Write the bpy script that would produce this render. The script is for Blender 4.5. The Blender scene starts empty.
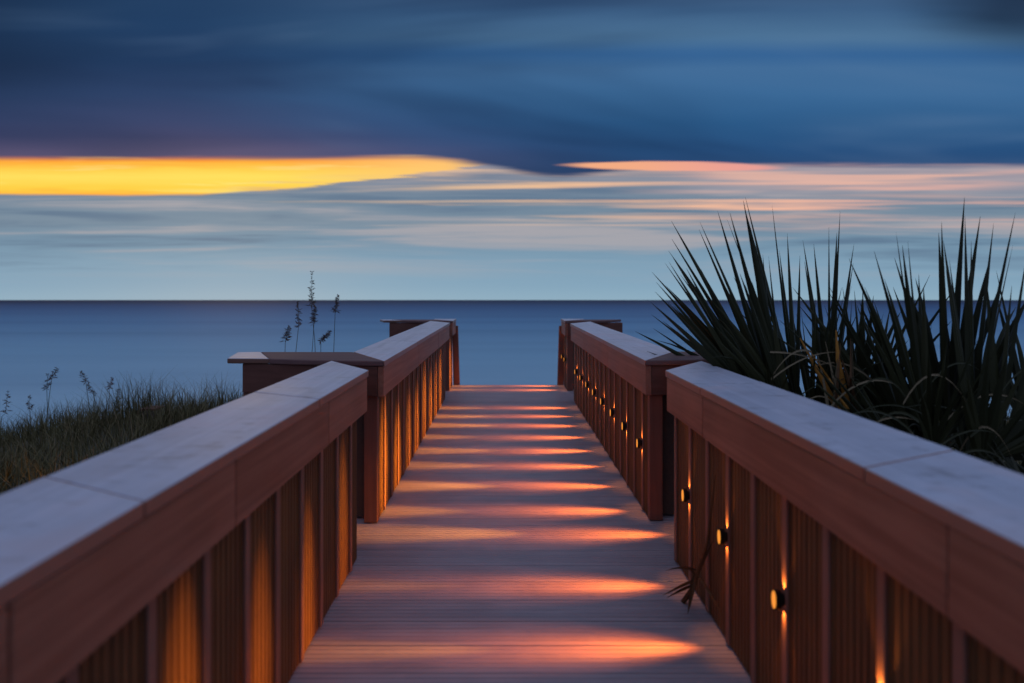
import bpy, bmesh, math, random
from mathutils import Vector, Matrix
random.seed(11)
rnd = random.uniform
S = bpy.context.scene
COL = S.collection

# ------------------------------------------------------------------ node helpers
class N:
    """tiny expression layer over Math nodes"""
    def __init__(s, t, sock): s.t, s.s = t, sock
    def _m(s, op, *a, clamp=False):
        n = s.t.nodes.new('ShaderNodeMath'); n.operation = op; n.use_clamp = clamp
        for i, v in enumerate((s,) + a):
            if isinstance(v, N): s.t.links.new(v.s, n.inputs[i])
            else: n.inputs[i].default_value = v
        return N(s.t, n.outputs[0])
    def __add__(s, o): return s._m('ADD', o)
    __radd__ = __add__
    def __sub__(s, o): return s._m('SUBTRACT', o)
    def __rsub__(s, o): return (s * -1.0) + o
    def __mul__(s, o): return s._m('MULTIPLY', o)
    __rmul__ = __mul__
    def __truediv__(s, o): return s._m('DIVIDE', o)
    def __pow__(s, o): return s._m('POWER', o)
    def max(s, o): return s._m('MAXIMUM', o)
    def min(s, o): return s._m('MINIMUM', o)
    def abs(s): return s._m('ABSOLUTE')
    def clamp(s): return s._m('ADD', 0.0, clamp=True)
    def exp(s): return s._m('EXPONENT')

def smooth(x, a, b, lo=0.0, hi=1.0):
    n = x.t.nodes.new('ShaderNodeMapRange'); n.interpolation_type = 'SMOOTHSTEP'
    x.t.links.new(x.s, n.inputs[0])
    for i, v in ((1, a), (2, b), (3, lo), (4, hi)):
        if isinstance(v, N): x.t.links.new(v.s, n.inputs[i])
        else: n.inputs[i].default_value = v
    return N(x.t, n.outputs[0])

def lin(c):
    return tuple(((v/255)/12.92 if v/255 < .04045 else ((v/255+.055)/1.055)**2.4) for v in c)

def cmix(t, f, a, b, mode='MIX'):
    n = t.nodes.new('ShaderNodeMix'); n.data_type = 'RGBA'; n.blend_type = mode
    for i, v in ((0, f), (6, a), (7, b)):
        if isinstance(v, N): t.links.new(v.s, n.inputs[i])
        elif i == 0: n.inputs[0].default_value = v
        else: n.inputs[i].default_value = tuple(v)[:3] + (1,)
    return N(t, n.outputs[2])

def ramp(x, stops, srgb=True, interp='LINEAR'):
    n = x.t.nodes.new('ShaderNodeValToRGB'); n.color_ramp.interpolation = interp
    el = n.color_ramp.elements
    while len(el) < len(stops): el.new(0.5)
    for e, (p, c) in zip(el, stops):
        e.position = p; e.color = (lin(c) if srgb else tuple(c)) + (1,)
    x.t.links.new(x.s, n.inputs[0])
    return N(x.t, n.outputs[0])

def comb(t, x, y, z=0.0):
    n = t.nodes.new('ShaderNodeCombineXYZ')
    for i, v in enumerate((x, y, z)):
        if isinstance(v, N): t.links.new(v.s, n.inputs[i])
        else: n.inputs[i].default_value = v
    return N(t, n.outputs[0])

def sep(t, sock):
    n = t.nodes.new('ShaderNodeSeparateXYZ'); t.links.new(sock, n.inputs[0])
    return [N(t, o) for o in n.outputs]

def noise(t, vec, scale=1.0, detail=3.0, rough=.55, dist=0.0):
    n = t.nodes.new('ShaderNodeTexNoise')
    t.links.new(vec.s, n.inputs['Vector'])
    n.inputs['Scale'].default_value = scale; n.inputs['Detail'].default_value = detail
    n.inputs['Roughness'].default_value = rough; n.inputs['Distortion'].default_value = dist
    return N(t, n.outputs[0])

# ------------------------------------------------------------------ world: dusk sky with a cloud bank
W = bpy.data.worlds.new("World"); S.world = W; W.use_nodes = True
t = W.node_tree
for n in list(t.nodes): t.nodes.remove(n)
tc = t.nodes.new('ShaderNodeTexCoord')
dx, dy, dz = sep(t, tc.outputs['Generated'])
ya = dy.abs().max(0.03)
T = dx / ya                      # position along the sunset horizon
E = dz / ya                      # slope of the line of sight (flat cloud layers read as level bands)
def ey(p): return (300 - p) / 455.0
def tx(p): return (p - 504) / 455.0
w1 = noise(t, comb(t, T*0.9, E*7.0, 3.1), 1.0, 3.0) - 0.5
w2 = noise(t, comb(t, T*2.2, E*26.0, 7.7), 1.0, 4.0) - 0.5
w4 = noise(t, comb(t, T*1.6+1.0, E*4.0, 8.8), 1.0, 3.0, .5) - 0.5
w3 = noise(t, comb(t, T*2.6+5.0, E*60.0, 1.7), 1.0, 5.0, .6, .5) - 0.5
K = 2.4                          # ramps run over E = 0 .. K
def rp(stops): return ramp((E / K).clamp(), [(max(0, ey(p)/K) if p > -900 else q, c) for p, c, q in [(s+(0,))[:3] for s in stops]])
Ew = E + w1*0.03
def rpw(stops): return ramp((Ew / K).clamp(), [((ey(p)/K) if p is not None else q, c) for p, c, q in [(s+(0,))[:3] for s in stops]])
# the open sky below the bank
low = rp([(300, (142,173,192)), (285, (131,164,187)), (262, (126,158,181)), (240, (113,143,166)), (222, (120,140,158)), (200, (112,134,154)), (180, (130,138,154)), (160, (134,134,150))])
st = noise(t, comb(t, T*1.15, E*24.0, 1.3), 1.0, 4.0, .55, .4)
st2 = noise(t, comb(t, T*0.8+4.0, E*34.0, 9.3), 1.0, 3.0, .5, .6)
win = smooth(E, ey(290), ey(235))
low = cmix(t, smooth(st + w3*.25, .47, .68)*win*0.8, low, lin((174,168,172)))
low = cmix(t, smooth(st + w3*.2, .49, .32)*win*0.8, low, lin((90,114,140)))
# lit streaks of pink and peach
px_win = smooth(E, ey(250), ey(205)) * smooth(T, tx(190), tx(480))
pk = smooth(st2 + w3*.2, .52, .72) * px_win
low = cmix(t, pk*0.9, low, cmix(t, smooth(T, tx(350), tx(950)), lin((255,206,150)), lin((250,184,160))))
pk3 = 0.6*smooth(noise(t, comb(t, T*0.9+9.0, E*20.0, 2.3), 1.0, 2.0, .5, .3), .50, .62) * smooth(E, ey(212), ey(185)) * smooth(T, tx(600), tx(760))
low = cmix(t, smooth(T, tx(640), tx(780))*smooth(E, ey(205), ey(180))*.55, low, lin((172,158,166)))
low = cmix(t, pk3*smooth(noise(t, comb(t, T*1.1, E*60.0, 6.6), 1.0, 2.0), .42, .6), low, lin((250,190,164)))
# the yellow gap
lo_y = 195.0 - ((T - tx(200)) / (tx(500) - tx(200))).clamp()**1.3 * 30.0
lo_e = (300.0 - lo_y) / 455.0 + w2*0.030*smooth(T, tx(60), tx(320), .35, 1.0) + w3*.055*smooth(T, tx(180), tx(420), .12, 1.0)
gapL = smooth(E, lo_e - 0.003, lo_e + 0.004) * smooth(T, tx(512), tx(440))
gcol = ramp(((E + w2*.02 + w3*.035 - ey(196)) / (ey(154) - ey(196))).clamp(), [(0, (255,172,56)), (.16, (255,208,68)), (.45, (255,222,92)), (.68, (255,206,74)), (.84, (255,170,54)), (.94, (246,134,48)), (1, (214,110,66))])
gcol = cmix(t, smooth(T, tx(250), tx(470))*.8, gcol, lin((255,196,120)))
gcol = cmix(t, smooth(st2 + w3*.5, .50, .62)*smooth(T, tx(200), tx(330))*smooth(E, ey(172), ey(188))*.9, gcol, lin((196,158,146)))
gcol = cmix(t, smooth(w3, .06, .2)*.35, gcol, lin((255,240,150)))
low = cmix(t, gapL, low, gcol)
# the dark bank overhead
bl = rpw([(165, (92,82,112)), (150, (84,78,112)), (138, (62,66,104)), (122, (52,66,106)), (95, (38,62,102)), (60, (24,54,92)), (25, (28,60,98)), (-5, (30,60,96)), (None, (108,124,156), .52), (None, (156,176,216), 1.0)])
br = rpw([(172, (44,74,116)), (150, (38,78,124)), (125, (42,88,134)), (95, (58,104,150)), (70, (66,108,152)), (55, (52,98,148)), (38, (76,114,150)), (10, (60,94,132)), (-5, (62,92,128)), (None, (112,128,160), .52), (None, (156,176,216), 1.0)])
bank = cmix(t, smooth(T + w1*.5, tx(150), tx(640)), bl, br)
bn = noise(t, comb(t, T*0.7+2.0, E*5.0, 5.5), 1.0, 3.0, .5, .5)
bank = cmix(t, smooth(bn, .5, .75)*.38, bank, lin((104,134,170)))
bank = cmix(t, smooth(bn, .5, .28)*.55, bank, lin((20,44,80)))
bank = cmix(t, smooth(T + w1*.4, tx(170), tx(-60))*smooth(E, ey(140), ey(60))*.6, bank, lin((12,30,56)))
bank = cmix(t, smooth(T + E*.6 + w1*.5, 1.18, 1.55)*smooth(E, ey(70), ey(15))*smooth(E, 1.2, .8)*.75, bank, lin((14,26,48)))
g = (T - tx(562)) / 0.135
dip = (g*g*-1.0).exp() * (12/455.0)
edge = ey(160) - smooth(T, tx(400), tx(525))*(6/455.0) - smooth(T, tx(600), tx(800))*(2/455.0) - dip + w2*0.012
edge = edge + w3*0.016 + w4*0.020*smooth(T, tx(520), tx(380), .4, 1.0)
bank_m = smooth(E, edge - 0.005, edge + 0.012)
# pink lens cut into the foot of the bank
lx = (T - tx(672)) / 0.27; le = (E - ey(166) + (T - tx(660))*0.012 + w2*.010 + w3*.012) / 0.013
lens = smooth(lx*lx + le*le, 1.0, 0.45)
sky = cmix(t, bank_m, low, bank)
sky = cmix(t, lens*.95, sky, cmix(t, smooth(T, tx(600), tx(760)), lin((250,176,132)), lin((236,160,150))))
# the eastern half behind the viewer: plain pale dusk
back = ramp((dz).clamp(), [(0, (112,124,160)), (.35, (120,134,172)), (1, (156,176,216))])
sky = cmix(t, smooth(dy, 0.10, -0.15), sky, back)
sky = cmix(t, smooth(dz, 0.82, 0.97), sky, lin((156,176,216)))
nis = t.nodes.new('ShaderNodeTexSky'); nis.sky_type = 'NISHITA'; nis.sun_disc = False
SUN_EL, SUN_AZ = math.radians(8), math.radians(-30)
nis.sun_elevation = SUN_EL; nis.sun_rotation = SUN_AZ
bg1 = t.nodes.new('ShaderNodeBackground'); t.links.new(sky.s, bg1.inputs[0]); bg1.inputs[1].default_value = 1.0
bg2 = t.nodes.new('ShaderNodeBackground'); t.links.new(nis.outputs[0], bg2.inputs[0]); bg2.inputs[1].default_value = 0.001
ad = t.nodes.new('ShaderNodeAddShader'); t.links.new(bg1.outputs[0], ad.inputs[0]); t.links.new(bg2.outputs[0], ad.inputs[1])
out = t.nodes.new('ShaderNodeOutputWorld'); t.links.new(ad.outputs[0], out.inputs[0])

# ------------------------------------------------------------------ materials
def newmat(name):
    m = bpy.data.materials.new(name); m.use_nodes = True
    t = m.node_tree; b = t.nodes['Principled BSDF']
    return m, t, b

def wood(name, c1, c2, axis='Y', rough=.6, grain=1.0, bump=.25, spec=.5, wear=None, island=False, sides=None):
    m, t, b = newmat(name)
    ge = t.nodes.new('ShaderNodeNewGeometry')
    x, y, z = sep(t, ge.outputs['Position'])
    oi = t.nodes.new('ShaderNodeObjectInfo')
    r = N(t, ge.outputs['Random Per Island']) if island else N(t, oi.outputs['Random'])
    hi, lo = 60.0*grain, 2.2*grain
    sc = {'X': (lo, hi, hi), 'Y': (hi, lo, hi), 'Z': (hi, hi, lo)}[axis]
    v = comb(t, x*sc[0] + r*37.0, y*sc[1] + r*17.0, z*sc[2])
    g = noise(t, v, 1.0, 4.0, .6, .6)
    big = noise(t, comb(t, x*3.0 + r*9.0, y*3.0, z*3.0), 1.0, 4.0, .6)
    f = (smooth(g, .30, .70)*0.55 + smooth(big, .3, .7)*0.40 + r*0.22 - 0.10).clamp()
    kn = noise(t, comb(t, x*sc[0]*.16 + r*5.0, y*sc[1]*.16, z*sc[2]*.16), 1.0, 6.0, .7, 1.2)
    c = cmix(t, f, c1, c2)
    c = cmix(t, smooth(kn, .56, .74)*.55, c, tuple(q*.5 for q in c1))
    if wear:
        pt = noise(t, comb(t, x*4.0, y*4.0, z*4.0), 1.0, 5.0, .6, .15)
        c = cmix(t, smooth(pt, .47, .72)*.35, c, wear)
        k = {'X': (7.0, 26.0), 'Y': (5.0, 24.0), 'Z': (9.0, 9.0)}[axis]      # soft scuffs and bands left by salt and feet
        sp = noise(t, comb(t, x*k[0], y*k[1] + r*5.0, z), 1.0, 5.0, .7)
        c = cmix(t, smooth(sp, .55, .70)*.6, c, tuple(q*.45 for q in wear))
        c = cmix(t, smooth(big, .5, .75)*.6, c, (.60,.46,.47))  # pinkish warm-sky highlights painted into the cap colour in soft patches
        st = noise(t, comb(t, x*9.0, y*9.0, z*9.0), 1.0, 3.0, .6)
        c = cmix(t, smooth(st, .68, .78)*.3, c, tuple(q*.35 for q in wear))
    if sides:      # only the upper face has been bleached by the weather
        nz = sep(t, ge.outputs['Normal'])[2]
        c = cmix(t, smooth(nz + (big-.5)*.3, .62, .9), cmix(t, g, tuple(k*.8 for k in sides), sides), c)
    t.links.new(c.s, b.inputs['Base Color'])
    rr = (big*0.25 + (rough - .12))
    t.links.new(rr.s, b.inputs['Roughness'])
    b.inputs['Specular IOR Level'].default_value = spec
    bp = t.nodes.new('ShaderNodeBump'); bp.inputs['Strength'].default_value = bump; bp.inputs['Distance'].default_value = .004
    t.links.new((g + big*.5).s, bp.inputs['Height']); t.links.new(bp.outputs[0], b.inputs['Normal'])
    return m

M = {}
CA, CB = (.44,.44,.51), (.62,.61,.69)
M['cap_y'] = wood('weathered_cap_along', CA, CB, 'Y', .38, .55, .30, .6, (.36,.31,.33), sides=(.36,.15,.10))
M['cap_x'] = wood('stained_cap_across', (.13,.065,.06), (.20,.105,.095), 'X', .6, .55, .3, .25)
M['cap_end'] = wood('weathered_cap_end', CA, CB, 'X', .38, .55, .3, .6, (.36,.3,.32), sides=(.2,.09,.06))
M['fascia_y'] = wood('fascia_along', (.22,.078,.044), (.385,.155,.098), 'Y', .55, .5, .35, .35)
M['fascia_x'] = wood('fascia_across', (.12,.045,.03), (.18,.07,.05), 'X', .6, .5, .2, .3)
M['picket'] = wood('grooved_boards', (.095,.037,.015), (.185,.080,.028), 'Z', .6, .6, .2, .3)
M['batten'] = wood('battens', (.22,.095,.065), (.29,.135,.095), 'Z', .6, .6, .2, .3)
M['post'] = wood('posts', (.16,.06,.04), (.24,.09,.06), 'Z', .6, .5, .25, .3)
M['deck'] = wood('deck_boards', (.29,.215,.225), (.42,.315,.325), 'X', .45, .5, .3, .5, island=True)
M['dark'] = wood('frame_timber', (.05,.03,.022), (.08,.045,.03), 'Y', .8)

def plain(name, c, rough=.5, metal=0.0, scale=30, var=.35):
    m, t, b = newmat(name)
    ge = t.nodes.new('ShaderNodeNewGeometry'); x, y, z = sep(t, ge.outputs['Position'])
    n = noise(t, comb(t, x, y, z), scale, 4.0)
    t.links.new(cmix(t, n, tuple(k*(1-var) for k in c), tuple(min(1, k*(1+var)) for k in c)).s, b.inputs['Base Color'])
    b.inputs['Roughness'].default_value = rough; b.inputs['Metallic'].default_value = metal
    return m
M['bronze'] = plain('dark_bronze', (.03,.022,.018), .45, .7)
M['bin'] = plain('grey_post_paint', (.10,.07,.07), .7)

m, t, b = newmat('lit_amber_lens')
b.inputs['Base Color'].default_value = (.12,.05,.015,1)
b.inputs['Emission Color'].default_value = (1.0,.33,.04,1); b.inputs['Emission Strength'].default_value = .98
M['lens'] = m

def leafmat(name, c1, c2, rough=.45, tipc=None):
    m, t, b = newmat(name)
    ge = t.nodes.new('ShaderNodeNewGeometry')
    r = N(t, ge.outputs['Random Per Island'])
    x, y, z = sep(t, ge.outputs['Position'])
    n = noise(t, comb(t, x*40, y*40, z*6), 1.0, 3.0)
    c = cmix(t, (r*.8 + n*.4 - .1).clamp(), c1, c2)
    if tipc: c = cmix(t, smooth(r, .86, .95)*.8, c, tipc)
    t.links.new(c.s, b.inputs['Base Color']); b.inputs['Roughness'].default_value = rough
    b.inputs['Specular IOR Level'].default_value = .15
    return m
M['palm'] = leafmat('palmetto_leaf', (.016,.018,.007), (.046,.045,.018), .5, (.13,.085,.035))
M['palm_dark'] = leafmat('palmetto_lower_leaf', (.016,.018,.008), (.045,.042,.02), .55, (.13,.085,.035))
M['dry'] = leafmat('dry_leaf', (.16,.115,.06), (.26,.20,.12), .7)
M['ochre'] = leafmat('lamplit_stalk', (.42,.17,.03), (.55,.25,.05), .6)  # orange lamp glow on the stalks, painted into their colour
M['brown_leaf'] = leafmat('dead_brown_leaf', (.05,.03,.015), (.13,.06,.025), .7)
M['grass'] = leafmat('dune_grass', (.05,.048,.018), (.20,.155,.07), .75, (.24,.16,.09))
M['oat'] = leafmat('oat_heads', (.075,.05,.045), (.15,.10,.085), .8)
M['oat_stem'] = leafmat('oat_stems', (.06,.06,.045), (.11,.10,.07), .8)

m, t, b = newmat('dune_sand')
ge = t.nodes.new('ShaderNodeNewGeometry'); x, y, z = sep(t, ge.outputs['Position'])
n1 = noise(t, comb(t, x, y, z), 1.3, 5.0); n2 = noise(t, comb(t, x, y, z), 22.0, 4.0)
c = cmix(t, n2, (.05,.045,.025), (.11,.095,.06))
c = cmix(t, smooth(y + n1*3.0, 9.5, 14.0), c, cmix(t, n2, (.24,.20,.16), (.34,.30,.25)))
t.links.new(c.s, b.inputs['Base Color']); b.inputs['Roughness'].default_value = .95
bp = t.nodes.new('ShaderNodeBump'); bp.inputs['Distance'].default_value = .05; t.links.new((n1 + n2*.4).s, bp.inputs['Height']); t.links.new(bp.outputs[0], b.inputs['Normal'])
M['sand'] = m

m, t, b = newmat('sea_water')      # sky reflection painted into the base colour, paler near shore, navy at the horizon
ge = t.nodes.new('ShaderNodeNewGeometry'); x, y, z = sep(t, ge.outputs['Position'])
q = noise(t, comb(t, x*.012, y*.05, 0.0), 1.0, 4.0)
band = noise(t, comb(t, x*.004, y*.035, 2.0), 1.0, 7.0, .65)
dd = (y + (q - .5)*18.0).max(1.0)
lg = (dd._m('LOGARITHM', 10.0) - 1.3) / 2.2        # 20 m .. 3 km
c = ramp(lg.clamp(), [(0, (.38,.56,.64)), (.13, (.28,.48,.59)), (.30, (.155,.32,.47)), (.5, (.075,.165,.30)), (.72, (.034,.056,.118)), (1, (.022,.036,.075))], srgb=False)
c = cmix(t, smooth(band, .42, .7)*.35, c, (.085,.17,.29))
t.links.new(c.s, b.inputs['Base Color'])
b.inputs['Roughness'].default_value = .6; b.inputs['Specular IOR Level'].default_value = .06
M['sea'] = m

# ------------------------------------------------------------------ geometry helpers
SL = 0.0198                                   # the boardwalk climbs one in fifty towards the sea
class MB:
    def __init__(s): s.v, s.f = [], []
    def add(s, vs, fs):
        o = len(s.v); s.v += [tuple(p) for p in vs]; s.f += [tuple(o+i for i in q) for q in fs]; return s
    def prism(s, poly, z0, z1):
        n = len(poly)
        if sum(poly[i][0]*poly[(i+1) % n][1] - poly[(i+1) % n][0]*poly[i][1] for i in range(n)) < 0: poly = poly[::-1]
        vs = [(x, y, z0 + SL*y) for x, y in poly] + [(x, y, z1 + SL*y) for x, y in poly]
        fs = [tuple(range(n))[::-1], tuple(range(n, 2*n))] + [(i, (i+1) % n, n+(i+1) % n, n+i) for i in range(n)]
        return s.add(vs, fs)
    def box(s, x0, x1, y0, y1, z0, z1):
        x0, x1 = min(x0, x1), max(x0, x1)
        return s.prism([(x0,y0),(x1,y0),(x1,y1),(x0,y1)], z0, z1)
    def tube(s, pts, rad, k=6):
        vs, fs = [], []
        for i, p in enumerate(pts):
            p = Vector(p); d = (Vector(pts[min(i+1, len(pts)-1)]) - Vector(pts[max(i-1, 0)])).normalized()
            u = d.cross(Vector((0,1,.13))).normalized(); w = d.cross(u); r = rad[i] if hasattr(rad, '__len__') else rad
            vs += [p + (u*math.cos(a) + w*math.sin(a))*r for a in [j*2*math.pi/k for j in range(k)]]
        for i in range(len(pts)-1):
            fs += [(i*k+j, i*k+(j+1) % k, (i+1)*k+(j+1) % k, (i+1)*k+j) for j in range(k)]
        fs += [tuple(range(k))[::-1], tuple(range((len(pts)-1)*k, len(pts)*k))]
        return s.add(vs, fs)
    def build(s, name, mat, parent=None, bevel=0.0, smooth=False):
        off = Vector(parent_loc(parent)) if parent else Vector()
        me = bpy.data.meshes.new(name); me.from_pydata([tuple(Vector(p)-off) for p in s.v], [], s.f); me.update()
        me.materials.append(mat)
        o = bpy.data.objects.new(name, me); COL.objects.link(o)
        if parent: o.parent = parent
        if bevel:
            b = o.modifiers.new('bevel', 'BEVEL'); b.width = bevel; b.segments = 2; b.limit_method = 'ANGLE'
        if smooth:
            for p in me.polygons: p.use_smooth = True
        return o
def parent_loc(p):
    l = Vector()
    while p: l += p.location; p = p.parent
    return l
def tag(o, label, cat, group=None):
    o['label'] = label; o['category'] = cat
    if group: o['group'] = group
    return o
def thing(name, loc, label, cat, group=None):
    o = bpy.data.objects.new(name, None); o.empty_display_size = .1; o.location = loc; COL.objects.link(o)
    return tag(o, label, cat, group)
def struct(o, kind='structure'): o['kind'] = kind; return o

# ------------------------------------------------------------------ ground and sea
def gz(x, y):
    ax = abs(x)
    side = (.27 if x < 0 else .16) + (-(ax-3.2)*.15 if x < 0 else -(ax-3.2)*.05)
    side = max(side, -1.0)
    k = min(1, max(0, (ax-2.1)/1.0)); k = k*k*(3-2*k)
    z = -.32*(1-k) + side*k
    z += .06*math.sin(x*1.7+.6*y)*math.sin(y*1.3) * k
    if y > 5.2: z -= .36*(y-5.2)*min(1, (y-5.2)/1.2)
    if y < 3 : z -= (3-y)*.05*k
    return max(z, -3.6)
mb = MB(); xs = [-160,-80,-40,-24,-16]+[-12+.5*i for i in range(49)]+[16,24,40,80,160]; ys = [-60,-30,-15,-8]+[-5+.5*i for i in range(52)]+[24,30,40]
vs = [(x, y, gz(x, y)) for y in ys for x in xs]; nx = len(xs)
mb.add(vs, [(j*nx+i, j*nx+i+1, (j+1)*nx+i+1, (j+1)*nx+i) for j in range(len(ys)-1) for i in range(nx-1)])
struct(mb.build('dune_ground', M['sand'], smooth=True))
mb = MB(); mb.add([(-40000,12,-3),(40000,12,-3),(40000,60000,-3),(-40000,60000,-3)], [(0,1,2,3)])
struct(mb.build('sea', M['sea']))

# ------------------------------------------------------------------ deck
mb = MB(); y = -1.6; bw = .139; gp = .0032
while y + bw < 7.47:
    nr = 6; p = bw/nr; prof = []
    for i in range(nr):                       # grooved composite board, profile in y-z
        a = y + i*p
        prof += [(a+.0005, -.0030), (a+.003, 0), (a+p-.005, 0), (a+p-.0025, -.0030)]
    prof[0] = (y, -.002); prof = [(y, -.025)] + prof + [(y+bw, -.002), (y+bw, -.025)]
    n = len(prof); X0, X1 = -1.36 + rnd(-.004,.004), 1.5 + rnd(-.004,.004); dzr = rnd(-.0012,.0012)
    vs = [(X0, a, z+SL*a+dzr) for a, z in prof] + [(X1, a, z+SL*a+dzr) for a, z in prof]
    mb.add(vs, [(i, i+1, n+i+1, n+i) for i in range(n-1)] + [(n-1, 0, n, 2*n-1), tuple(range(n)), tuple(range(2*n-1, n-1, -1))])
    y += bw + gp
deck_end = y
struct(mb.build('boardwalk', M['deck']))
mb = MB()
for xx in (-1.3, -.6, .05, .7, 1.42): mb.box(xx-.04, xx+.04, -1.6, deck_end-.03, -.22, -.027)
for yy in (.2, 2.6, 5.0, 7.1):
    for xx in (-1.2, 1.33): mb.box(xx-.07, xx+.07, yy-.07, yy+.07, -2.2, -.222)
mb.box(-1.36, 1.5, deck_end-.028, deck_end+.012, -.24, -.03)
struct(mb.build('boardwalk_frame', M['dark']))

# ------------------------------------------------------------------ railings
PITCH = .1976
SIDE = {-1: dict(xi=.770, xo=1.115, xp=.83), 1: dict(xi=.918, xo=1.275, xp=.963)}
ZC0, ZC1, ZF = 1.032, 1.070, .838
def cut(poly_fn, y0, y1): pass

def grooved(parent, sg, xp, y0, y1, z1=.90):
    """a vertical grooved board on the walkway face of a railing"""
    mb = MB(); n = 8; p = (y1-y0)/n; d = .0045; prof = []
    for i in range(n):
        a = y0 + i*p
        prof += [(a+.0008, d), (a+.0035, 0), (a+p-.0055, 0), (a+p-.0034, d)]
    prof = [(y0, .022), (y0, d)] + prof + [(y1, d), (y1, .022)]
    n = len(prof)
    vs = [(sg*(xp+q), a, .012+SL*a) for a, q in prof] + [(sg*(xp+q), a, z1+SL*a) for a, q in prof]
    fs = [(i, (i+1) % n, n+(i+1) % n, n+i) for i in range(n)]
    if sg > 0: fs = [f[::-1] for f in fs]
    mb.add(vs, fs + [tuple(range(n)), tuple(range(n, 2*n))])
    return mb.build('grooved_board', M['picket'], parent)

def grooved_x(parent, x0, x1, yp, z1=.90):
    mb = MB(); n = 8; p = (x1-x0)/n; d = .0045; prof = []
    for i in range(n):
        a = x0 + i*p
        prof += [(a+.0008, d), (a+.0035, 0), (a+p-.0055, 0), (a+p-.0034, d)]
    prof = [(x0, .022), (x0, d)] + prof + [(x1, d), (x1, .022)]; n = len(prof)
    vs = [(a, yp+q, .012+SL*yp) for a, q in prof] + [(a, yp+q, z1+SL*yp) for a, q in prof]
    mb.add(vs, [(i, (i+1) % n, n+(i+1) % n, n+i) for i in range(n)] + [tuple(range(n)), tuple(range(n, 2*n))])
    return mb.build('grooved_board', M['picket'], parent)

def body(parent, sg, y0, y1, first, xi, xo, xp):
    """grooved boards, battens, outer boards between y0 and y1; battens at first + k*PITCH"""
    ks = [first + k*PITCH for k in range(-40, 60)]
    ks = [k for k in ks if y0+.03 < k < y1-.03]
    ed = [y0] + ks + [y1]
    for a, b in zip(ed, ed[1:]):
        grooved(parent, sg, xp, a+.002, b-.002)
    for k in ks:
        MB().box(sg*(xp-.011), sg*(xp+.0), k-.013, k+.013, .014, .90).build('batten', M['batten'], parent, .003)
    MB().box(sg*(xp+.024), sg*(xo-.075), y0+.012, y1-.012, .02, 1.0).build('core', M['dark'], parent)
    mb = MB()
    yy = y0+.02
    while yy < y1-.05:
        e = min(yy+PITCH-.006, y1-.01); mb.box(sg*(xo-.072), sg*(xo-.05), yy, e, -.2, .9); yy += PITCH
    mb.build('outer_board', M['picket'], parent)

def fascias(parent, sg, seams, xi, skew0=0.0, skew1=0.0):
    a = sg*(xi+.007); b = sg*(xi+.045)
    for j, (y0, y1) in enumerate(zip(seams, seams[1:])):
        e = rnd(-.0012, .0012)
        MB().prism([(a+e, y0+.0015), (a+e, y1-.0015), (b, y1-.0015), (b, y0+.0015)], ZF+rnd(-.002,.002), ZC0-.001).build('fascia_board', M['fascia_y'], parent, .004)

def lerp(a, b, k): return a + (b-a)*k
def caps(parent, sg, seams, xi, xo, m0, m1):
    """cap boards; m0, m1 = extra y of the outer edge at the two ends (mitres)"""
    n = len(seams)
    for j, (y0, y1) in enumerate(zip(seams, seams[1:])):
        a = m0 if j == 0 else .13; b = m1 if j == n-2 else .13
        z = rnd(-.0015, .0015)
        MB().prism([(sg*xi, y0+.0008), (sg*xi, y1-.0008), (sg*xo, y1+b-.0008), (sg*xo, y0+a+.0008)], ZC0+.001+z, ZC1+z).build('cap_board', M['cap_y'], parent, .0045)

def near_rail(sg, label, cap_seams, fas_seams, first):
    d = SIDE[sg]; xi, xo, xp = d['xi'], d['xo'], d['xp']
    r = thing('railing', (sg*xp, 2.5, 0), label, 'railing', 'boardwalk railings')
    ye, ys = 2.59, -1.4; mit = .35
    body(r, sg, ys, ye-.02, first, xi, xo, xp)
    fascias(r, sg, fas_seams + [ye-.004], xi)
    caps(r, sg, cap_seams + [ye], xi, xo, 0, mit)
    MB().box(sg*(xo-.046), sg*(xo-.008), ys, ye+mit-.05, ZF, ZC0-.001).build('outer_fascia', M['fascia_y'], r, .004)
    # boarded mitred end
    nx_, ny_ = mit, -(xo-xi)                   # along-normal
    a = Vector((sg*(xi+.047), ye-.002)); b = Vector((sg*(xo-.05), ye+mit-.085))
    MB().prism([tuple(a), tuple(b), (b[0], b[1]-.05), (a[0], a[1]-.05)], ZF, ZC0-.001).build('end_fascia', M['fascia_x'], r, .003)
    a = Vector((sg*(xp+.002), ye-.018)); b = Vector((sg*(xo-.06), ye+mit-.12))
    MB().prism([tuple(a), tuple(b), (b[0], b[1]-.04), (a[0]+sg*.02, a[1]-.0)], .012, .9).build('end_panel', M['post'], r)
    return r

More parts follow.
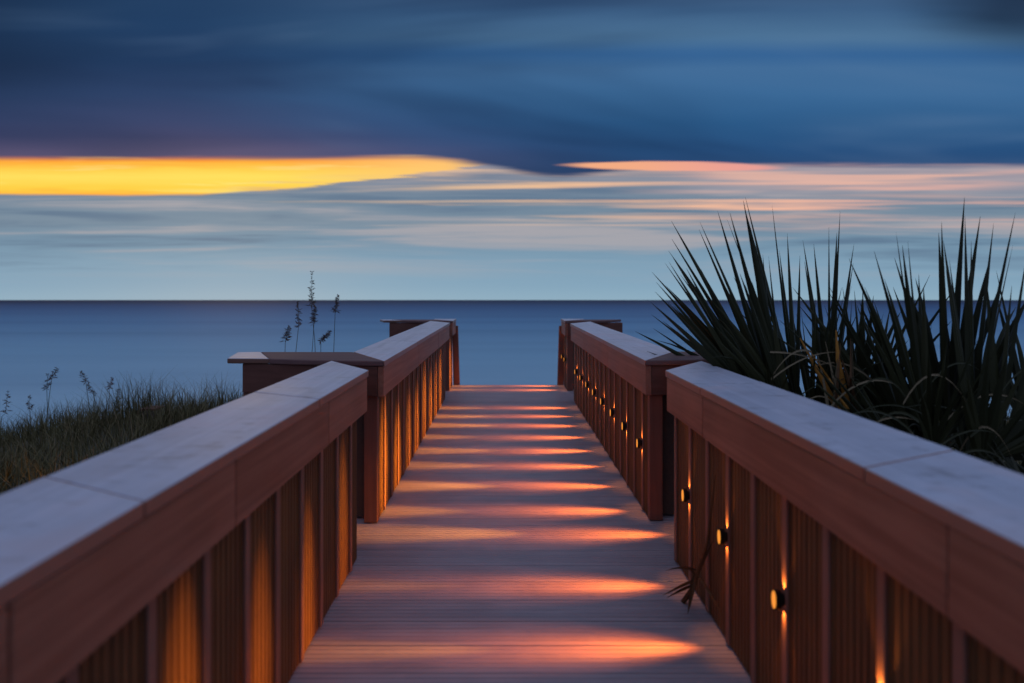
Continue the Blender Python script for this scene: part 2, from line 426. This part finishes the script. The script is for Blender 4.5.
def far_rail(sg, label, y0, y1, cap_seams, fas_seams, first, wing_x, m1, endpiece, mit0=.45):
    d = SIDE[sg]; xi, xo, xp = d['xi'], d['xo'], d['xp']
    r = thing('railing', (sg*xp, y0+.4, SL*(y0+.4)), label, 'railing', 'boardwalk railings')
    body(r, sg, y0+.09, y1-.03, first, xi, xo, xp)
    fascias(r, sg, [y0+.012] + fas_seams + [y1-.006], xi)
    caps(r, sg, [y0] + cap_seams + [y1], xi, xo, mit0, m1)
    MB().box(sg*(xo-.046), sg*(xo-.008), y0+mit0+.02, y1+m1-.03, ZF, ZC0-.001).build('outer_fascia', M['fascia_y'], r, .004)
    # the wing that turns away from the walkway
    wx = wing_x
    MB().prism([(sg*(xi+.004), y0), (sg*(xo+.004), y0+mit0-.006), (sg*wx, y0+mit0-.004), (sg*(wx-.24), y0+.10), (sg*(xi+.6), y0+.06)], ZC0+.002, ZC1-.001).build('wing_cap', M['cap_x'], r, .007)
    if endpiece:
        MB().prism([(sg*(wx-.236), y0+.105), (sg*(wx+.004), y0+mit0-.004), (sg*(wx+.16), y0+mit0-.03), (sg*(wx+.05), y0+.115)], ZC0+.003, ZC1).build('end_cap', M['cap_end'], r, .006)
    MB().prism([(sg*(xi+.047), y0+.014), (sg*(wx-.04), y0+.135), (sg*(wx-.04), y0+.165), (sg*(xi+.047), y0+.055)], ZF, ZC0-.001).build('wing_fascia', M['fascia_x'], r, .004)
    MB().box(sg*(xp-.003), sg*(xp+.085), y0+.045, y0+.09, .006, ZF-.003).build('corner_post', M['post'], r, .004)
    x = xp + .088
    while x < wx-.16:
        e = min(x+PITCH-.004, wx-.12); A, B = sorted((sg*x, sg*e)); grooved_x(r, A, B, y0+.15); x += PITCH
    MB().box(sg*(xp+.09), sg*(wx-.12), y0+.175, y0+.28, .02, 1.0).build('wing_core', M['dark'], r)
    MB().box(sg*(wx-.118), sg*(wx-.03), y0+.16, y0+.27, -.3, 1.03).build('end_post', M['post'], r, .005)
    return r

near_rail(-1, 'nearest railing on the left, wide weathered cap with no lamps, dune grass behind it', [-1.4, -.2, .975, 1.9], [-1.4, -.5, .716, 1.318, 2.02], 1.225+.035)
near_rail(1, 'nearest railing on the right, lit by small lamps, palmetto leaves hanging over its cap', [-1.4, 0.05, 1.16, 2.13], [-1.4, -.3, .949, 2.12], 1.548)
far_rail(-1, 'far left railing with orange lit boards and a wing turning left below the sea oats', 2.925, 6.48, [4.05, 4.75, 5.75], [4.15, 5.4], 3.14, 1.80, .40, True)
far_rail(1, 'far right railing with a row of glowing lamps, its wing half hidden by the palmetto', 2.955, 6.32, [4.2, 5.2, 5.8], [4.05, 5.3], 3.14, 1.90, .40, False)
for sg, lab, wx in ((-1, 'short end railing on the left where the boardwalk meets the sea view', 1.80), (1, 'short end railing on the right with two tiny lamps at the boardwalk end', 1.86)):
    r = far_rail(sg, lab, 6.86, 7.36, [], [], 6.98-PITCH, wx, .0, sg < 0, .36)
    d = SIDE[sg]; xi = d['xi']
    # leaning newel at the head of the beach steps
    mb = MB(); a0, a1 = sg*(xi-.02), sg*(xi+.07); b0, b1 = sg*(xi-.06), sg*(xi+.04)
    z0, z1 = -.3, 1.03+.07
    vs = [(b0,7.37,z0),(b1,7.37,z0),(b1,7.47,z0),(b0,7.47,z0),(a0,7.365,z1),(a1,7.365,z1),(a1,7.455,z1),(a0,7.455,z1)]
    if sg < 0: vs = [vs[i] for i in (1,0,3,2,5,4,7,6)]
    mb.add(vs, [(3,2,1,0),(4,5,6,7),(0,1,5,4),(1,2,6,5),(2,3,7,6),(3,0,4,7)])
    mb.build('newel_post', M['post'], r, .005)

# ------------------------------------------------------------------ lamps
LH = .470
def disc(cx, cy, cz, r, x0, x1, k=20):
    mb = MB(); vs = [(x, cy + .38*r*math.cos(i*2*math.pi/k), cz + r*math.sin(i*2*math.pi/k)) for x in (x0, x1) for i in range(k)]
    return mb.add(vs, [(i, (i+1) % k, k+(i+1) % k, k+i) for i in range(k)] + [tuple(range(k))[::-1], tuple(range(k, 2*k))])
def light(name, kind, loc, parent, power, color, dirv=None, size=None, blend=1.0, narrow=1.0, soft=.01):
    L = bpy.data.lights.new(name, kind); L.energy = power; L.color = color; L.shadow_soft_size = soft
    o = bpy.data.objects.new(name, L); COL.objects.link(o); o.parent = parent
    loc = Vector(loc) - parent_loc(parent)
    if kind == 'SPOT':
        L.spot_size = size; L.spot_blend = blend
        zx = -Vector(dirv).normalized(); yx = Vector((0,1,0)); xx = yx.cross(zx).normalized(); yx = zx.cross(xx)
        yx = yx*narrow
        o.matrix_basis = Matrix(((xx.x, yx.x, zx.x, loc.x), (xx.y, yx.y, zx.y, loc.y), (xx.z, yx.z, zx.z, loc.z), (0,0,0,1)))
    else: o.location = loc
    return o
WARM = (1.0, .23, .03)
ordw = ['first','second','third','fourth','fifth','sixth','seventh','eighth']
BEAM = 100.0
def lamp(xw, y, label, k=1.0, rot=None):
    z = LH + SL*y
    r = thing('rail_lamp', (xw, y, z), label, 'lamp', 'small lamps along the right railing')
    disc(xw, y, z, .022, xw-.012, xw).build('mount', M['bronze'], r, 0, False)
    disc(xw, y, z, .036, xw-.033, xw-.012).build('housing', M['bronze'], r, .004)
    disc(xw, y, z, .030, xw-.036, xw-.0325).build('lens', M['lens'], r, .0015)
    for a, sz, p, nr in ((40 + rnd(-2,2), 94, BEAM*.66*rnd(.85,1.15), .115), (38 + rnd(-3,3), 92, BEAM*.26*rnd(.8,1.2), .21), (7 + rnd(-2,3), 36, BEAM*(2.0 if y < 2.5 else 4.6)*rnd(.6,1.25), .16 if y < 2.5 else .25)):      # wash on the boards, throw across to the other railing
        a = math.radians(a)
        light('beam', 'SPOT', (xw-.05, y, z-.005), r, p*k, WARM if sz > 60 else (1.0, .40, .03), (-math.cos(a), rnd(-.02,.02), -math.sin(a)), math.radians(sz), 1.0, nr)
    for s in (1, -1):
        light('wall_glow', 'SPOT', (xw-.007, y-.002, z+s*.028), r, 3.0*k, (1.0, .36, .06), (.06, 0, s), math.radians(56), 1.0, .8, .003)
xw = SIDE[1]['xp'] - .011
near_y = [1.548-2*PITCH, 1.548, 1.548+2*PITCH, 1.548+4*PITCH*.93]
near_y[3] = 1.548 + 4*PITCH
labs = ['lamp nearest the camera low on the near right railing, mostly a glow on its batten',
        'largest visible lamp with amber lens on the near right railing',
        'middle lamp on the near right railing just in front of the dead palm leaf',
        'lamp on the near right railing just behind the dead palm leaf, last before the gap']
for y, l in zip(near_y, labs): lamp(xw, y, l)
fy = [3.14 + 2*PITCH*k for k in range(8)]
ordf = ['first lamp after the gap, nearest one on the far right railing', 'second lamp after the gap on the far right railing', 'third lamp after the gap on the far right railing',
        'fourth lamp after the gap on the far right railing', 'fifth lamp after the gap on the far right railing', 'sixth lamp after the gap on the far right railing',
        'seventh lamp after the gap on the far right railing', 'tiny lamp just before the short end railing on the right']
for y, l in zip(fy, ordf): lamp(xw, y, l)
lamp(xw, 6.98, 'tiny lamp on the short right end railing, nearer of its two')
lamp(xw, 7.27, 'farthest tiny lamp at the sea end of the short right railing')
# one more behind the mitred end of the near right railing: only its light on the boards shows
lamp(1.13, 2.845, 'lamp hidden in the gap between the two right railings, its light crossing the boards')

# ------------------------------------------------------------------ plants
def blade(mb, base, d, side, up, L, w, droop, segs=6, fold=.45):
    """one stiff folded leaf blade"""
    d, side, up = Vector(d).normalized(), Vector(side).normalized(), Vector(up).normalized()
    vs = []
    for i in range(segs+1):
        k = i/segs
        ww = w*(0.35 + 2.6*k*(1-k)**1.1*1.2) if k < 1 else .0006
        ww = w*min(1, .35+k*2.6)*(1-k**1.6) + .0006
        c = Vector(base) + d*(L*k) + Vector((0,0,-1))*(droop*L*k*k) 
        n = up*(ww*fold)
        vs += [c - side*ww + n, c, c + side*ww + n]
    fs = []
    for i in range(segs):
        a = i*3; fs += [(a, a+1, a+4, a+3), (a+1, a+2, a+5, a+4)]
    mb.add(vs, fs)

def frond(parent, root, hub, ang, spread, n, L, yaw, w=.0245, lean=.1, mat='palm', droop=.03):
    """fan leaf: a stalk from root to hub, then a fan of blades about direction ang (from vertical, in the fan plane)"""
    root, hub = Vector(root), Vector(hub)
    R = Vector((math.cos(yaw), math.sin(yaw), 0)); F = Vector((-math.sin(yaw), math.cos(yaw), 0))
    mb = MB()
    for i in range(n):
        q = (i/(n-1) - .5)*2
        a = math.radians(ang + q*spread*.5 + rnd(-2.5, 2.5))
        Ld = L*(1 - .22*abs(q)**2)*rnd(.86, 1.06)
        out = F*(lean + .10*rnd(-1, 1) - .0*abs(q))
        d = R*math.sin(a) + Vector((0,0,1))*math.cos(a) + out
        sd = R*math.cos(a) - Vector((0,0,1))*math.sin(a)
        tw = rnd(-.5, .5); sd = sd*math.cos(tw) + F*math.sin(tw)
        up = d.cross(sd)
        blade(mb, hub + R*q*.02, d, sd, up, Ld, w*rnd(.75, 1.15), droop*rnd(.2, 1.8) + .03*abs(q) + (rnd(.15,.45) if rnd(0,1) < .12 else 0))
    f = mb.build('frond', M[mat], parent)
    s = MB(); mid = root.lerp(hub, .5) + Vector((0,0,.04))
    s.tube([root, mid, hub, hub + (R*math.sin(math.radians(ang)) + Vector((0,0,1))*math.cos(math.radians(ang)))*.05], [.012,.009,.008,.003], 6)
    s.build('stalk', M[mat], f)
    return f

def P(px, py, Y):                              # a point of the plant sketch at depth Y
    return Vector(((px-504)*Y/455, Y, 1.52 + (300-py)*Y/455))

pal = thing('palmetto', (1.95, 2.95, gz(1.95, 2.95)), 'palmetto with stiff leaves fanning left over the railing wing and an orange stalk with lamp glow in its colour', 'plant', 'palmettos behind the right railing')
rt = (1.95, 2.95, gz(1.95, 2.95))
for px, py, Y, ang, spr, n, L, yaw, lean in [
    (757, 400, 2.75, -34, 32, 9, 1.12, .25, .05), (772, 402, 2.9, -20, 34, 10, 1.36, -.2, .1), (796, 400, 3.05, -8, 34, 10, 1.38, .3, .1), (782, 404, 2.8, -14, 22, 7, 1.32, .1, .0),
    (752, 398, 3.0, -46, 34, 7, .92, -.3, .12), (832, 408, 2.85, 2, 20, 8, 1.34, .1, .05), (868, 432, 2.9, -6, 60, 11, .95, .2, .1), (848, 428, 3.1, 12, 60, 11, .9, .1, .1), (880, 440, 2.7, -20, 70, 10, .8, .1, 0), (815, 420, 2.7, 10, 50, 9, .85, .5, -.1), (785, 405, 2.65, -26, 40, 9, .85, .1, 0), (762, 402, 2.95, -30, 30, 8, 1.15, 0, .1),
    (770, 420, 2.6, -38, 70, 9, .45, .2, -.35), (862, 425, 2.8, 22, 56, 9, 1.0, -.2, .05), (815, 425, 3.1, -4, 60, 10, .9, .2, .2)]:
    frond(pal, rt, P(px, py, Y), ang, spr, n, L, yaw, lean=lean)
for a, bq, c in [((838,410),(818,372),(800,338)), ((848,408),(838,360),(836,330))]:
    MB().tube([P(*a, 2.62), P(*bq, 2.60), P(*c, 2.62)], [.018, .012, .003], 6).build('palmetto_stalk', M['ochre'], pal)  # stalks look lamplit through their material colour
mb = MB(); mb.tube([P(858,412,2.6), P(850,385,2.56), P(842,360,2.6)], [.016,.012,.003], 6); mb.build('palmetto_stalk', M['brown_leaf'], pal)
def arch(parent, p0, p1, h, w, mat='dry'):
    p0, p1 = Vector(p0), Vector(p1); mb = MB(); vs = []; n = 9
    for i in range(n+1):
        k = i/n; c = p0.lerp(p1, k) + Vector((0,0,h*4*k*(1-k))); ww = w*(1-k)**.6 + .0008
        sd = Vector((.25,.35,.9)).normalized()
        vs += [c - sd*ww, c + Vector((0,.002,0)), c + sd*ww]
    for i in range(n): mb_f = [(i*3, i*3+1, i*3+4, i*3+3), (i*3+1, i*3+2, i*3+5, i*3+4)]; mb.add([], []) ; mb.f += mb_f
    mb.v = [tuple(v) for v in vs]
    return mb.build('dry_leaf', M[mat], parent)
arch(pal, P(765,385,2.6), P(838,352,2.55), .05, .006); arch(pal, P(812,352,2.6), P(760,400,2.5), .10, .006); arch(pal, P(770,352,2.65), P(846,372,2.6), .03, .005)

for k in range(7):                              # dead stems at the foot of the palmetto, some in the painted lamp-glow colour
    x0, x1 = rnd(826, 856), rnd(796, 858)
    MB().tube([P(x0, rnd(408, 420), 2.6+rnd(-.1,.1)), P((x0+x1)/2, 378, 2.58+rnd(-.1,.1)), P(x1, rnd(335, 360), 2.6+rnd(-.1,.1))], [.009, .006, .0015], 5).build('palmetto_stalk', M[random.choice(['ochre','brown_leaf','dry'])], pal)
for k in range(9):
    xx, yy, Y = rnd(775, 880), rnd(385, 420), rnd(2.45, 2.75)
    arch(pal, P(xx, yy, Y), P(xx + random.choice((-1,1))*rnd(35, 75), yy + rnd(-25, 15), Y + rnd(-.15,.1)), rnd(.04,.12), rnd(.004,.008), random.choice(['palm','dry','palm']))
pal2 = thing('palmetto', (2.15, 2.35, gz(2.15, 2.35)), 'dark palmetto with tall upright leaves at the right edge above the near railing', 'plant', 'palmettos behind the right railing')
rt = (2.15, 2.35, gz(2.15, 2.35))
for px, py, Y, ang, spr, n, L, yaw, lean in [
    (925, 425, 2.4, -13, 30, 11, 1.10, .2, .05), (950, 430, 2.5, 0, 30, 11, 1.25, -.15, .05), (975, 432, 2.35, 11, 32, 11, 1.2, .2, .05),
    (905, 435, 2.6, -30, 40, 9, 1.0, -.2, .1), (1005, 445, 2.3, 22, 40, 10, 1.1, .1, 0), (935, 450, 2.2, -5, 70, 10, .62, .3, -.25), (965, 450, 2.6, 5, 60, 12, .85, .3, 0),
    (985, 460, 2.15, 20, 80, 10, .6, -.2, -.2), (895, 455, 2.45, -50, 50, 9, .7, .1, 0), (915, 430, 2.75, -10, 60, 11, .9, 0, .12), (1040, 450, 2.5, 10, 50, 11, 1.1, 0, .1)]:
    frond(pal2, rt, P(px, py, Y), ang, spr, n, L, yaw, lean=lean)
arch(pal2, P(930,455,2.05), P(1000,435,2.1), .06, .006, 'palm'); arch(pal2, P(850,440,2.2), P(915,420,2.1), .05, .006, 'dry')
arch(pal2, P(905,462,2.1), P(842,444,2.2), .03, .005, 'dry'); arch(pal2, P(960,455,2.0), P(1015,470,2.0), .05, .006, 'palm')

for k in range(14):
    xx, yy, Y = rnd(880, 1020), rnd(395, 455), rnd(2.0, 2.3)
    arch(pal2, P(xx, yy, Y), P(xx + random.choice((-1,1))*rnd(40, 95), yy + rnd(-30, 20), Y + rnd(-.15,.1)), rnd(.04,.14), rnd(.004,.008), random.choice(['palm','dry','palm','palm']))
for (bx, by, lab) in [(2.75, 2.75, 'low dark palmetto clump between the two tall palmettos and the sea'), (1.75, 1.75, 'low dark palmetto tucked against the outside of the near right railing'), (2.6, 1.85, 'low dark palmetto at the right edge beneath the tall upright leaves')]:
    b = thing('palmetto', (bx, by, gz(bx, by)), lab, 'plant', 'palmettos behind the right railing')
    for k in range(9):
        a = k*2*math.pi/9 + rnd(-.3, .3); rr = rnd(.12, .32)
        hub = Vector((bx + rr*math.cos(a), by + rr*math.sin(a), gz(bx, by) + rnd(.35, .75)))
        frond(b, (bx, by, gz(bx, by)), hub, rnd(-20, 20), rnd(110, 150), 12, rnd(.34, .5), a - math.pi/2 + rnd(-.3,.3), w=.020, lean=rnd(.3, .9), mat='palm_dark', droop=.15)

# dead palm leaf on the deck against the right railing
dl = MB()
root = Vector((.905, 2.17, .03))
dl.tube([Vector((.872, 2.235, .024)), Vector((.90, 2.16, .16)), Vector((.928, 2.08, .40)), Vector((.944, 2.03, .74))], [.012,.010,.007,.002], 6)
for d, L, w, dr, bs in [((-.75,-.05,-.25), .17, .010, .1, (.905,2.15,.20)), ((-.55,.3,-.45), .15, .009, .1, (.90,2.16,.17)), ((.25,-.75,-.30), .16, .010, .25, (.905,2.12,.24)),
                    ((-.25,-.2,-.85), .17, .014, .0, (.90,2.15,.22)), ((-.1,.25,-.85), .17, .012, .0, (.905,2.14,.22)), ((-.35,-.1,.6), .16, .008, .5, (.905,2.14,.22)), ((.1,-.3,.75), .22, .008, .1, (.91,2.12,.26)), ((-.6,.2,.12), .14, .009, .4, (.905,2.14,.25))]:
    d = Vector(d); sd = d.cross(Vector((.3,1,.2))).normalized(); blade(dl, bs, d, sd, d.cross(sd), L, w, dr, 5, .3)
o = dl.build('dead_palm_leaf', M['brown_leaf']); tag(o, 'dead brown palm leaf drooping onto the boards against the near right railing', 'leaf')

# dune grass: nobody could count it
def grass(name, n, region, hmin, hmax, seed):
    R = random.Random(seed); mb = MB()
    for _ in range(n):
        x, y = region(R); z = gz(x, y)
        h = R.uniform(hmin, hmax)*(.72 + .38*math.sin(x*2.3+y)*math.sin(y*1.9-x) + .22*math.sin(x*5.7+1.3*y)); a = R.uniform(0, 6.283); ln = R.uniform(.05, .85)*h
        dx_, dy_ = math.cos(a), math.sin(a); w = R.uniform(.0025, .0055)
        vs = []
        for k in (0, .4, .75, 1):
            c = Vector((x + dx_*ln*k*k, y + dy_*ln*k*k, z - .03 + h*(k - .12*k*k))); ww = w*(1-k*.93)
            vs += [c + Vector((-dy_*ww, dx_*ww, 0)), c - Vector((-dy_*ww, dx_*ww, 0))]
        mb.add(vs, [(0,1,3,2), (2,3,5,4), (4,5,7,6)])
    return struct(mb.build(name, M['grass']), 'stuff')
def regL(R):
    while True:
        y = R.uniform(1.2, 7.2); x = -R.uniform(1.5, 10.5)
        if x < -2.05 or not 2.7 < y < 3.6: return x, y
def regR(R):
    while True:
        y = R.uniform(1.0, 7.0); x = R.uniform(1.6, 8.5)
        if x > 2.1 or not 2.7 < y < 3.5: return x, y
grass('dune_grass', 42000, regL, .26, .56, 3)
grass('dune_grass', 22000, regR, .24, .5, 5)

def oat(px, py, Y, lean, L, label, group='sea oats standing on the dune', thin=1.0):
    top = P(px, py, Y); base = Vector((top.x - lean*.5 + rnd(-.1,.1), Y + rnd(-.1,.1), 0)); base.z = gz(base.x, base.y)
    th = thing('sea_oat', base, label, 'plant', group)
    mid = base.lerp(top, .6) - Vector((lean*.18, 0, -.04))
    low = top - Vector((lean*.35, 0, L))
    MB().tube([base, mid, low, top], [.0045, .0035, .0028, .0015], 5).build('stem', M['oat_stem'], th)
    mb = MB(); ax = top - low
    for i in range(int(90*thin)):
        k = rnd(0, 1); c = low + ax*k; a = rnd(0, 6.283)
        d = Vector((math.cos(a)*.7 + lean*.6, math.sin(a)*.7, rnd(-.6, .9))); sd = d.cross(Vector((rnd(-1,1), rnd(-1,1), .4))).normalized()
        LL = rnd(.03, .075)*(1.2 - k*.7)
        pts = [c, c + d.normalized()*LL*.5 + sd*.006, c + d.normalized()*LL, c + d.normalized()*LL*.5 - sd*.006]
        mb.add(pts, [(0,1,2,3)])
    mb.build('seed_head', M['oat'], th)
for a in [(289, 326, 5.2, .12, .18, 'shortest sea oat at the left of the tall group, head leaning right'),
          (298, 301, 5.4, -.02, .30, 'sea oat with a long hanging brown head, second from the left of the tall group'),
          (312, 272, 5.6, .02, .42, 'tallest sea oat, its head standing above the horizon'),
          (315, 306, 5.3, .03, .20, 'sea oat with a thin head just below the tallest one'),
          (338, 295, 5.5, .10, .22, 'rightmost sea oat of the tall group with a dense dark head on the horizon'),
          (330, 331, 5.2, .30, .12, 'low sea oat bending right above the far left wing')]: oat(*a)
fa = [(48, 374, 'leftmost'), (57, 367, 'second'), (81, 371, 'third'), (88, 384, 'fourth'), (112, 378, 'fifth'), (119, 388, 'sixth'), (8, 390, 'far left'), (29, 396, 'lower left')]
for i, (px, py, w) in enumerate(fa):
    lab = {'far left': 'pale sea oat closest to the left edge of the dune grass', 'lower left': 'short sea oat just right of the one at the left edge', 'leftmost': 'leftmost sea oat of the faint cluster above the dune grass'}.get(w, w + ' sea oat from the left in the faint cluster above the dune grass')
    oat(px, py, 6.4 + rnd(-.5,.5), rnd(-.22, .3), rnd(.13, .34), lab, thin=.55)

# small marker half hidden in the grass
mk = thing('marker_post', (-3.9, 5.05, gz(-3.9, 5.05)), 'small dark square post top half hidden in the dune grass on the left', 'post')
z = 1.52 - 112*5.05/455
mb = MB(); mb.box(-3.97, -3.83, 4.99, 5.11, -.4, z-.05-.02).build('post', M['bin'], mk, .006)
MB().box(-3.985, -3.815, 4.975, 5.125, z-.068, z-.045).build('post_cap', M['fascia_x'], mk, .005)

# ------------------------------------------------------------------ sun just above the cloud gap, camera
sl = bpy.data.lights.new('sun', 'SUN'); sl.energy = .03; sl.angle = math.radians(12); sl.color = (1.0, .62, .34)
so = bpy.data.objects.new('sun', sl); COL.objects.link(so)
dirv = Vector((math.sin(SUN_AZ)*math.cos(SUN_EL), math.cos(SUN_AZ)*math.cos(SUN_EL), math.sin(SUN_EL)))
so.rotation_euler = dirv.to_track_quat('Z', 'Y').to_euler()

cd = bpy.data.cameras.new('camera'); co = bpy.data.objects.new('camera', cd); COL.objects.link(co)
co.location = (0, 0, 1.52); co.rotation_euler = (math.radians(90), 0, 0)
cd.sensor_width = 36; cd.lens = 455/1024*36
cd.shift_x = 8/1024; cd.shift_y = -41.5/1024
cd.clip_start = .05; cd.clip_end = 100000
cd.dof.use_dof = True; cd.dof.focus_distance = 3.8; cd.dof.aperture_fstop = 0.95
S.camera = co

S.render.engine = 'CYCLES'
S.cycles.use_denoising = True
S.cycles.max_bounces = 6; S.cycles.sample_clamp_indirect = 4.0
S.view_settings.view_transform = 'Standard'; S.view_settings.look = 'None'
S.view_settings.exposure = 0; S.view_settings.gamma = 1; S.view_settings.use_curve_mapping = False
